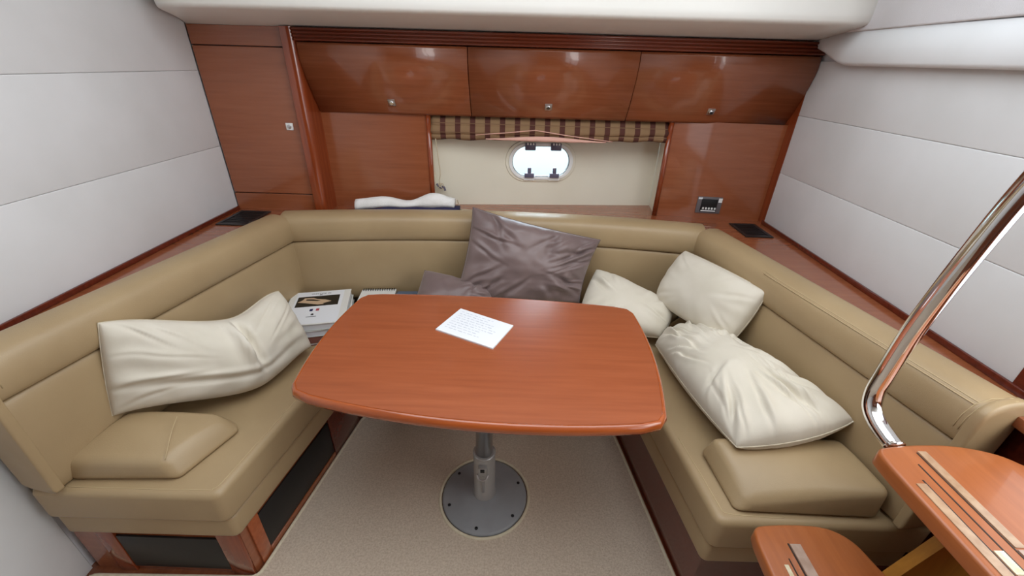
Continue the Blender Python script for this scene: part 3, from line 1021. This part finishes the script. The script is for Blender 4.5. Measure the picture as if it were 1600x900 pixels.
pillow('small mauve satin pillow lying low behind the table',
       [(-0.480, 1.620, 0.500), (-0.080, 1.570, 0.500), (-0.120, 1.780, 0.640), (-0.450, 1.860, 0.680)], 0.11, 'mauve_fabric', 'mauve_piping', 6, (0, -0.6, 0.9), wr=0.014, bow=0.04, ncr=14)

# ================================================================== TABLE
TC = [(-0.652, 0.906), (0.428, 0.829), (0.470, 1.457), (-0.622, 1.503)]
BOW = [0.057, 0.032, 0.030, 0.032]
outline = []
for i in range(4):
    a, b = Vector(TC[i]), Vector(TC[(i + 1) % 4])
    d = (b - a)
    nv = Vector((d.y, -d.x)).normalized()
    for k in range(16):
        t = k / 16
        outline.append(a + d * t + nv * BOW[i] * 4 * t * (1 - t))
# round the corners
n = len(outline)
for _ in range(1):
    new = [p.copy() for p in outline]
    for i in range(n):
        if min(i % 16, 16 - i % 16) <= 1:
            new[i] = (outline[i - 1] + outline[i] * 2 + outline[(i + 1) % n]) / 4
    outline = new
ctr = sum(outline, Vector((0, 0))) / n
TZ = 0.745
tb = thing('dining_table', (-0.098, 1.125, 0.0), 'glossy cherry dining table with bowed edges on a grey pedestal', 'table')


def table_ring(off, z):
    out = []
    for i, p in enumerate(outline):
        t = (outline[(i + 1) % n] - outline[i - 1]).normalized()
        nv = Vector((t.y, -t.x))
        out.append((p.x + nv.x * off, p.y + nv.y * off, z))
    return out


finish('table_top', loft_bm([table_ring(-0.014, TZ - 0.030), table_ring(-0.014, TZ)]), 'wood_table', tb)
rg = [table_ring(o, z) for o, z in ((-0.0138, TZ - 0.034), (-0.008, TZ - 0.036), (-0.002, TZ - 0.031), (0.002, TZ - 0.018), (-0.001, TZ - 0.008), (-0.006, TZ - 0.002), (-0.010, TZ - 0.0002), (-0.0138, TZ - 0.0001))]
finish('table_edge', loft_bm(rg + [rg[0]], cap=False), 'wood_edge', tb, smooth=True, angle=60)
cx, cy = -0.098, 1.125
finish('base_plate', revolve_bm([(0.172, 0.0), (0.175, 0.004), (0.174, 0.009), (0.165, 0.013), (0.10, 0.022), (0.055, 0.031), (0.048, 0.034)], cx, cy, 56), 'base_grey', tb, smooth=True, angle=50)
finish('lower_sleeve', revolve_bm([(0.047, 0.031), (0.048, 0.036), (0.0425, 0.040), (0.0425, 0.262), (0.0405, 0.268), (0.034, 0.268)], cx, cy, 40), 'alu', tb, smooth=True, angle=40)
finish('inner_column', revolve_bm([(0.032, 0.265), (0.032, TZ - 0.055)], cx, cy, 32), 'steel', tb, smooth=True, angle=40)
finish('top_bracket', revolve_bm([(0.06, TZ - 0.055), (0.13, TZ - 0.040), (0.13, TZ - 0.031)], cx, cy, 32), 'base_grey', tb, smooth=True, angle=40)
finish('collar', revolve_bm([(0.0430, 0.262), (0.0440, 0.264), (0.0440, 0.269), (0.0330, 0.270)], cx, cy, 40), 'alu', tb, smooth=True, angle=40)
# over-centre clamp facing the camera
cb = finish('clamp', box_bm((cx - 0.020, cy - 0.058, 0.196), (cx + 0.014, cy - 0.040, 0.240), 0.003, 2), 'alu', tb, smooth=True)
finish('clamp_button', box_bm((cx - 0.011, cy - 0.062, 0.222), (cx + 0.005, cy - 0.057, 0.236), 0.001, 1), 'black', cb)
tube('clamp_bow', smooth_path([(cx - 0.024, cy - 0.050, 0.200), (cx - 0.018, cy - 0.064, 0.190), (cx - 0.003, cy - 0.067, 0.186), (cx + 0.012, cy - 0.064, 0.190), (cx + 0.019, cy - 0.050, 0.200)], 4), 0.0032, 'steel', cb)
finish('clamp_lever', box_bm((cx - 0.006, cy - 0.051, 0.090), (cx + 0.003, cy - 0.041, 0.186), 0.002, 2), 'alu', cb, smooth=True)
for k in range(6):
    a = math.radians(-98 + 60 * k)
    px, py = cx + 0.150 * math.cos(a), cy + 0.150 * math.sin(a)
    finish('screw', revolve_bm([(0.0065, 0.010), (0.0065, 0.0165), (0.005, 0.018)], px, py, 12), 'screw', tb, smooth=True)

# ------------------------------------------------------------------ carpet
CPOLY = [(-1.435, -1.2), (-1.435, 0.768), (-0.858, 0.780), (-0.742, 1.535), (0.500, 1.535), (0.610, 0.765), (1.20, 0.765), (1.20, -1.2)]
ct = thing('carpet', (-0.1, 0.9, 0.0), 'beige woven carpet with bound edges fitted between the seats', 'carpet')
bm = bmesh.new()
ov = [bm.verts.new((x, y, 0.0)) for x, y in CPOLY]
hv = [bm.verts.new((cx + 0.182 * math.cos(2 * math.pi * k / 48), cy + 0.182 * math.sin(2 * math.pi * k / 48), 0.0)) for k in range(48)]
es = [bm.edges.new((ov[i], ov[(i + 1) % len(ov)])) for i in range(len(ov))] + [bm.edges.new((hv[i], hv[(i + 1) % 48])) for i in range(48)]
bmesh.ops.triangle_fill(bm, use_beauty=True, edges=es)
r = bmesh.ops.extrude_face_region(bm, geom=list(bm.faces))
bmesh.ops.translate(bm, verts=[g for g in r['geom'] if isinstance(g, bmesh.types.BMVert)], vec=(0, 0, 0.008))
finish('pile', bm, 'carpet', ct)


def rounded(poly, rad, z):
    out = []
    m_ = len(poly)
    for i in range(m_):
        p0, p1, p2 = Vector(poly[i - 1]), Vector(poly[i]), Vector(poly[(i + 1) % m_])
        a = p1 + (p0 - p1).normalized() * rad
        b = p1 + (p2 - p1).normalized() * rad
        for k in range(5):
            t = k / 4
            q = a * (1 - t) ** 2 + p1 * 2 * t * (1 - t) + b * t * t
            out.append((q.x, q.y, z))
    return out


finish('edge_binding', tube_bm(rounded(CPOLY, 0.03, 0.0065), 0.0068, 8, closed=True), 'binding', ct, smooth=True, angle=60)
finish('ring_binding', tube_bm([(cx + 0.184 * math.cos(2 * math.pi * k / 48), cy + 0.184 * math.sin(2 * math.pi * k / 48), 0.0065) for k in range(48)], 0.0068, 8, closed=True), 'binding', ct, smooth=True, angle=60)

# ------------------------------------------------------------------ paper note on the table
pa = [Vector((-0.209, 1.395)), Vector((-0.281, 1.247)), Vector((-0.068, 1.143)), Vector((-0.001, 1.287))]


def quad(p, u, v):
    return p[0] * (1 - u) * (1 - v) + p[1] * (1 - u) * v + p[2] * u * v + p[3] * u * (1 - v)


nt = thing('paper_note', (-0.14, 1.27, TZ), 'small white handwritten paper note lying on the table', 'paper')
prism('sheet', [tuple(p) for p in pa], TZ + 0.0004, TZ + 0.006, 'paper', nt, bt=0.0005, seg=1)
rng = random.Random(9)
bm = bmesh.new()
for row in range(9):
    v0 = 0.10 + row * 0.088
    u = 0.08
    while u < rng.uniform(0.55, 0.9):
        w = rng.uniform(0.03, 0.09)
        c4 = [quad(pa, u, v0), quad(pa, u, v0 + 0.016), quad(pa, u + w, v0 + 0.016 + rng.uniform(-.008, .008)), quad(pa, u + w, v0)]
        bm.faces.new([bm.verts.new((q.x, q.y, TZ + 0.0062)) for q in c4])
        u += w + rng.uniform(0.015, 0.03)
finish('handwriting', bm, 'pencil', nt)


# ------------------------------------------------------------------ manuals on the rear seat
BK = Matrix.Translation((-0.945, 1.700, 0)) @ Matrix.Rotation(math.radians(14), 4, 'Z')


def manual(name, z0, z1, sx, sy, dx, dy, rot, spine, label):
    mt = BK @ Matrix.Translation((dx, dy, 0)) @ Matrix.Rotation(math.radians(rot), 4, 'Z')
    t = thing(name, BK @ Vector((dx, dy, z0)), label, 'book', 'manuals stacked on the rear seat')
    finish('back_cover', box_bm((-sx / 2, -sy / 2, z0), (sx / 2, sy / 2, z0 + 0.003), 0.001, 1, mat4=mt), spine, t)
    finish('page_block', box_bm((-sx / 2 + 0.006, -sy / 2 + 0.004, z0 + 0.003), (sx / 2 - 0.004, sy / 2 - 0.004, z1 - 0.003), mat4=mt), 'paper', t)
    fc = finish('front_cover', box_bm((-sx / 2, -sy / 2, z1 - 0.003), (sx / 2, sy / 2, z1), 0.001, 1, mat4=mt), 'cover' if spine != 'brown' else 'brown', t)
    finish('spine', box_bm((-sx / 2 - 0.003, -sy / 2, z0), (-sx / 2 + 0.004, sy / 2, z1), 0.002, 2, mat4=mt), spine, t, smooth=True)
    return t, fc, mt


manual('manual', 0.463, 0.478, 0.235, 0.300, 0.045, -0.050, 3, 'brown', 'brown book at the bottom of the manual stack')
manual('ring_binder', 0.479, 0.512, 0.275, 0.315, 0.012, 0.0, 2, 'grey_card', 'grey binder in the middle of the manual stack')
t, fc, mt = manual('ring_binder', 0.513, 0.548, 0.280, 0.315, 0.0, 0.0, 0, 'grey_card', 'white binder with a boat photo on top of the manual stack')
zc = 0.5484


def flat(name, pts, mat, parent, z=zc, h=0.0006):
    b = prism_bm(pts, z, z + h)
    bmesh.ops.transform(b, matrix=mt, verts=b.verts)
    return finish(name, b, mat, parent)


flat('cover_sheet', [(-0.112, -0.150), (0.108, -0.150), (0.108, 0.152), (-0.112, 0.152)], 'paper', fc, zc - 0.0003)
flat('cover_photo', [(-0.102, 0.005), (0.092, 0.005), (0.092, 0.105), (-0.102, 0.105)], 'photo_dark', fc, zc + 0.0004)
flat('boat_picture', [(-0.098, 0.052), (-0.060, 0.040), (0.000, 0.018), (0.028, 0.018), (0.020, 0.026), (0.058, 0.044), (0.030, 0.062), (-0.010, 0.072), (-0.030, 0.088), (-0.070, 0.090), (-0.080, 0.066)], 'print_boat', fc, zc + 0.0011)
flat('boat_windows', [(-0.062, 0.066), (-0.006, 0.052), (0.006, 0.056), (-0.030, 0.072), (-0.060, 0.076)], 'photo_dark', fc, zc + 0.0018)
flat('blue_square', [(-0.028, -0.040), (-0.014, -0.040), (-0.014, -0.020), (-0.028, -0.020)], 'blue', fc, zc + 0.0004)
flat('red_square', [(0.000, -0.040), (0.014, -0.040), (0.014, -0.020), (0.000, -0.020)], 'red', fc, zc + 0.0004)
flat('emblem', [(-0.016, -0.078), (-0.004, -0.078), (-0.004, -0.068), (-0.010, -0.062), (-0.016, -0.068)], 'ink', fc, zc + 0.0004)
flat('print_line', [(-0.034, -0.092), (0.010, -0.092), (0.010, -0.0885), (-0.034, -0.0885)], 'ink', fc, zc + 0.0004)
flat('title_mark', [(-0.006, 0.112), (0.006, 0.112), (0.006, 0.119), (-0.006, 0.119)], 'ink', fc, zc + 0.0004)


def text_mesh(name, txt, size, x, y, mat, parent):
    cu = bpy.data.curves.new(name, 'FONT')
    cu.body = txt
    cu.size = size
    cu.align_x = 'CENTER'
    ob = bpy.data.objects.new(name, cu)
    COL.objects.link(ob)
    dg = bpy.context.evaluated_depsgraph_get()
    me = bpy.data.meshes.new_from_object(ob.evaluated_get(dg))
    bpy.data.objects.remove(ob)
    b = bmesh.new()
    b.from_mesh(me)
    bmesh.ops.translate(b, verts=b.verts, vec=(x, y, zc + 0.0006))
    bmesh.ops.transform(b, matrix=mt, verts=b.verts)
    return finish(name, b, mat, parent)


text_mesh('title_print', 'PRESTIGE 36', 0.017, 0.0, 0.124, 'ink', fc)

# spiral notebook and slim blue brochure beside the stack
nb = thing('spiral_notebook', (-0.70, 1.80, 0.463), 'white spiral notebook on the rear seat beside the binders', 'notebook')
N4 = Matrix.Translation((-0.700, 1.800, 0)) @ Matrix.Rotation(math.radians(6), 4, 'Z')
finish('pages', box_bm((-0.085, -0.14, 0.463), (0.085, 0.115, 0.530), 0.001, 1, mat4=N4), 'paper', nb)
finish('cover', box_bm((-0.088, -0.143, 0.530), (0.088, 0.118, 0.533), 0.001, 1, mat4=N4), 'cover', nb)
for k in range(14):
    x = -0.078 + k * 0.012
    pts = [N4 @ Vector((x, 0.112 + 0.010 * math.cos(a), 0.531 + 0.010 * math.sin(a))) for a in [2 * math.pi * j / 8 for j in range(8)]]
    finish('wire_ring', tube_bm(pts, 0.0018, 5, closed=True), 'screw', nb, smooth=True)
br = thing('brochure', (-0.56, 1.80, 0.463), 'slate blue brochure next to the spiral notebook', 'brochure')
N5 = Matrix.Translation((-0.555, 1.795, 0)) @ Matrix.Rotation(math.radians(4), 4, 'Z')
finish('pages', box_bm((-0.050, -0.12, 0.463), (0.050, 0.118, 0.524), mat4=N5), 'paper', br)
finish('cover', box_bm((-0.053, -0.122, 0.524), (0.053, 0.121, 0.528), 0.001, 1, mat4=N5), 'slate', br)

# ------------------------------------------------------------------ folded towel on a navy folded cloth, on the shelf
tw = thing('folded_towel', (-0.58, 2.14, SH), 'white folded towel on the shelf below the left wood panel', 'towel')
rings = []
for i in range(25):
    u = i / 24
    x = -0.835 + u * 0.505
    yb = 2.095 + 0.045 * u
    h = 0.050 - 0.022 * math.exp(-((u - 0.52) / 0.14) ** 2) + 0.020 * math.exp(-((u - 0.78) / 0.12) ** 2) - 0.012 * max(0, u - 0.88) * 8
    lowf = 0.034 if u > 0.25 else 0.018 + 0.016 * u / 0.25
    dpt = 0.045 + 0.012 * math.sin(u * 9)
    if u < 0.55:
        dpt = min(dpt, 2.078 + (x + 0.985) * 0.224 - yb + 0.0 + 0.012)
    w = 0.004 * math.sin(u * 23)
    rings.append([(x, yb - 0.030 + w, SH + lowf), (x, yb - 0.034 + w, SH + lowf + h * 0.35), (x, yb - 0.022 + w, SH + lowf + h * 0.85), (x, yb - 0.004, SH + lowf + h),
                  (x, yb + dpt * 0.35, SH + lowf + h * 0.9), (x, yb + dpt * 0.6, SH + lowf + h * 0.3), (x, yb + dpt * 0.6, SH + lowf)])
finish('towel_cloth', loft_bm(rings), 'towel', tw, smooth=True, angle=60)
rings = []
for i in range(13):
    u = i / 12
    x = -0.835 + u * 0.53
    yb = 2.095 + 0.045 * u
    rings.append([(x, yb - 0.042, SH + 0.0005), (x, yb - 0.046, SH + 0.018), (x, yb - 0.038, SH + 0.033 if u > 0.25 else SH + 0.017 + 0.016 * u / 0.25), (x, yb + 0.015, SH + 0.032 if u > 0.25 else SH + 0.017), (x, yb + 0.015, SH + 0.0005)])
finish('navy_cloth', loft_bm(rings), 'navy', None, smooth=True, label='navy blue folded cloth under the white towel', cat='cloth')

# ================================================================== STEPS AND HANDRAIL
st = thing('companionway_steps', (0.9, 0.4, 0.0), 'cherry wood companionway steps with grip strips beside the right seat', 'steps')


def tread(outline_pts, z, label=None):
    P = smooth_path([(x, y, 0) for x, y in outline_pts], 4)
    poly = [(p.x, p.y) for p in P]
    return finish('tread', prism_bm(poly, z - 0.040, z, bevel_top=0.008, bevel_bot=0.006, seg=3), 'wood_tread', st, smooth=True, angle=40)


T1, T2 = 0.85, 0.55
tr1 = tread([(0.838, 0.05), (0.833, 0.30), (0.829, 0.55), (0.830, 0.655), (0.838, 0.678), (0.862, 0.688), (0.94, 0.698), (1.02, 0.699), (1.09, 0.684), (1.13, 0.655), (1.15, 0.60), (1.155, 0.30), (1.155, 0.05)], T1)
tr2 = tread([(0.615, 0.05), (0.620, 0.30), (0.632, 0.60), (0.638, 0.655), (0.648, 0.676), (0.675, 0.685), (0.76, 0.690), (0.835, 0.684), (0.880, 0.655), (0.900, 0.60), (0.925, 0.45), (0.93, 0.05)], T2)


def strip(name, x0, x1, ya, yb, z, mat, parent, h=0.002):
    box(name, (x0, ya, z), (x1, yb, z + h), mat, parent)


strip('grip_strip', 0.848, 0.868, 0.06, 0.590, T1, 'tape', tr1)
strip('groove', 0.869, 0.872, 0.06, 0.600, T1, 'groove', tr1, 0.0008)
strip('groove', 0.893, 0.896, 0.06, 0.640, T1, 'groove', tr1, 0.0008)
strip('grip_residue', 0.874, 0.892, 0.415, 0.455, T1, 'tape_white', tr1)
strip('grip_residue', 0.874, 0.892, 0.380, 0.414, T1, 'tape', tr1)
strip('grip_residue', 0.874, 0.892, 0.06, 0.379, T1, 'tape_white', tr1)
strip('groove', 0.916, 0.919, 0.06, 0.672, T1, 'groove', tr1, 0.0008)
strip('grip_strip', 0.921, 0.940, 0.462, 0.675, T1, 'tape', tr1)
strip('grip_strip', 0.921, 0.943, 0.06, 0.458, T1, 'tape_grey', tr1)
strip('grip_strip', 0.713, 0.739, 0.06, 0.635, T2, 'tape_grey', tr2, 0.003)
strip('groove', 0.708, 0.712, 0.06, 0.637, T2, 'groove', tr2, 0.0008)
strip('groove', 0.690, 0.693, 0.06, 0.60, T2, 'groove', tr2, 0.0008)
strip('grip_residue', 0.672, 0.682, 0.06, 0.585, T2, 'tape_white', tr2, 0.001)
# yellow ply stringers carrying the treads
def stringer(y0, y1):
    pr = [(0.90, 0.0), (1.24, 0.0), (1.24, T1 - 0.04), (0.985, T1 - 0.04), (0.965, 0.72), (0.93, 0.62), (0.90, T2 - 0.02), (0.72, T2 - 0.04), (0.72, T2 - 0.07), (0.86, 0.40)]
    rings = [[(x, y, z) for x, z in pr] for y in (y0, y1)]
    finish('stringer', loft_bm(rings), 'wood_yellow', st)


stringer(0.555, 0.58)
stringer(0.08, 0.105)

RX = 0.9
hr = thing('handrail', (RX, 0.70, T1 - 0.02), 'polished chrome grab rail rising from the upper step', 'handrail')
pts = [(RX, 0.700, 0.832), (RX, 0.725, 0.836), (RX, 0.765, 0.847), (RX, 0.795, 0.868), (RX, 0.808, 0.905), (RX, 0.808, 0.958), (RX, 0.803, 1.084), (RX, 0.790, 1.20), (RX, 0.775, 1.305), (RX, 0.755, 1.42), (RX, 0.72, 1.56), (RX, 0.66, 1.72), (RX, 0.56, 1.90), (RX, 0.42, 2.06), (RX, 0.30, 2.15)]
tube('rail_tube', smooth_path(pts, 6), 0.0205, 'chrome', hr, seg=20)
bm = revolve_bm([(0.0235, 0.0), (0.0235, 0.006), (0.020, 0.010)], 0, 0, 24)
bmesh.ops.transform(bm, matrix=frame_matrix((RX, 0.699, 0.830), (1, 0, 0), (0, 0, 1), (0, 1, 0)), verts=bm.verts)
finish('rail_flange', bm, 'chrome', hr, smooth=True)
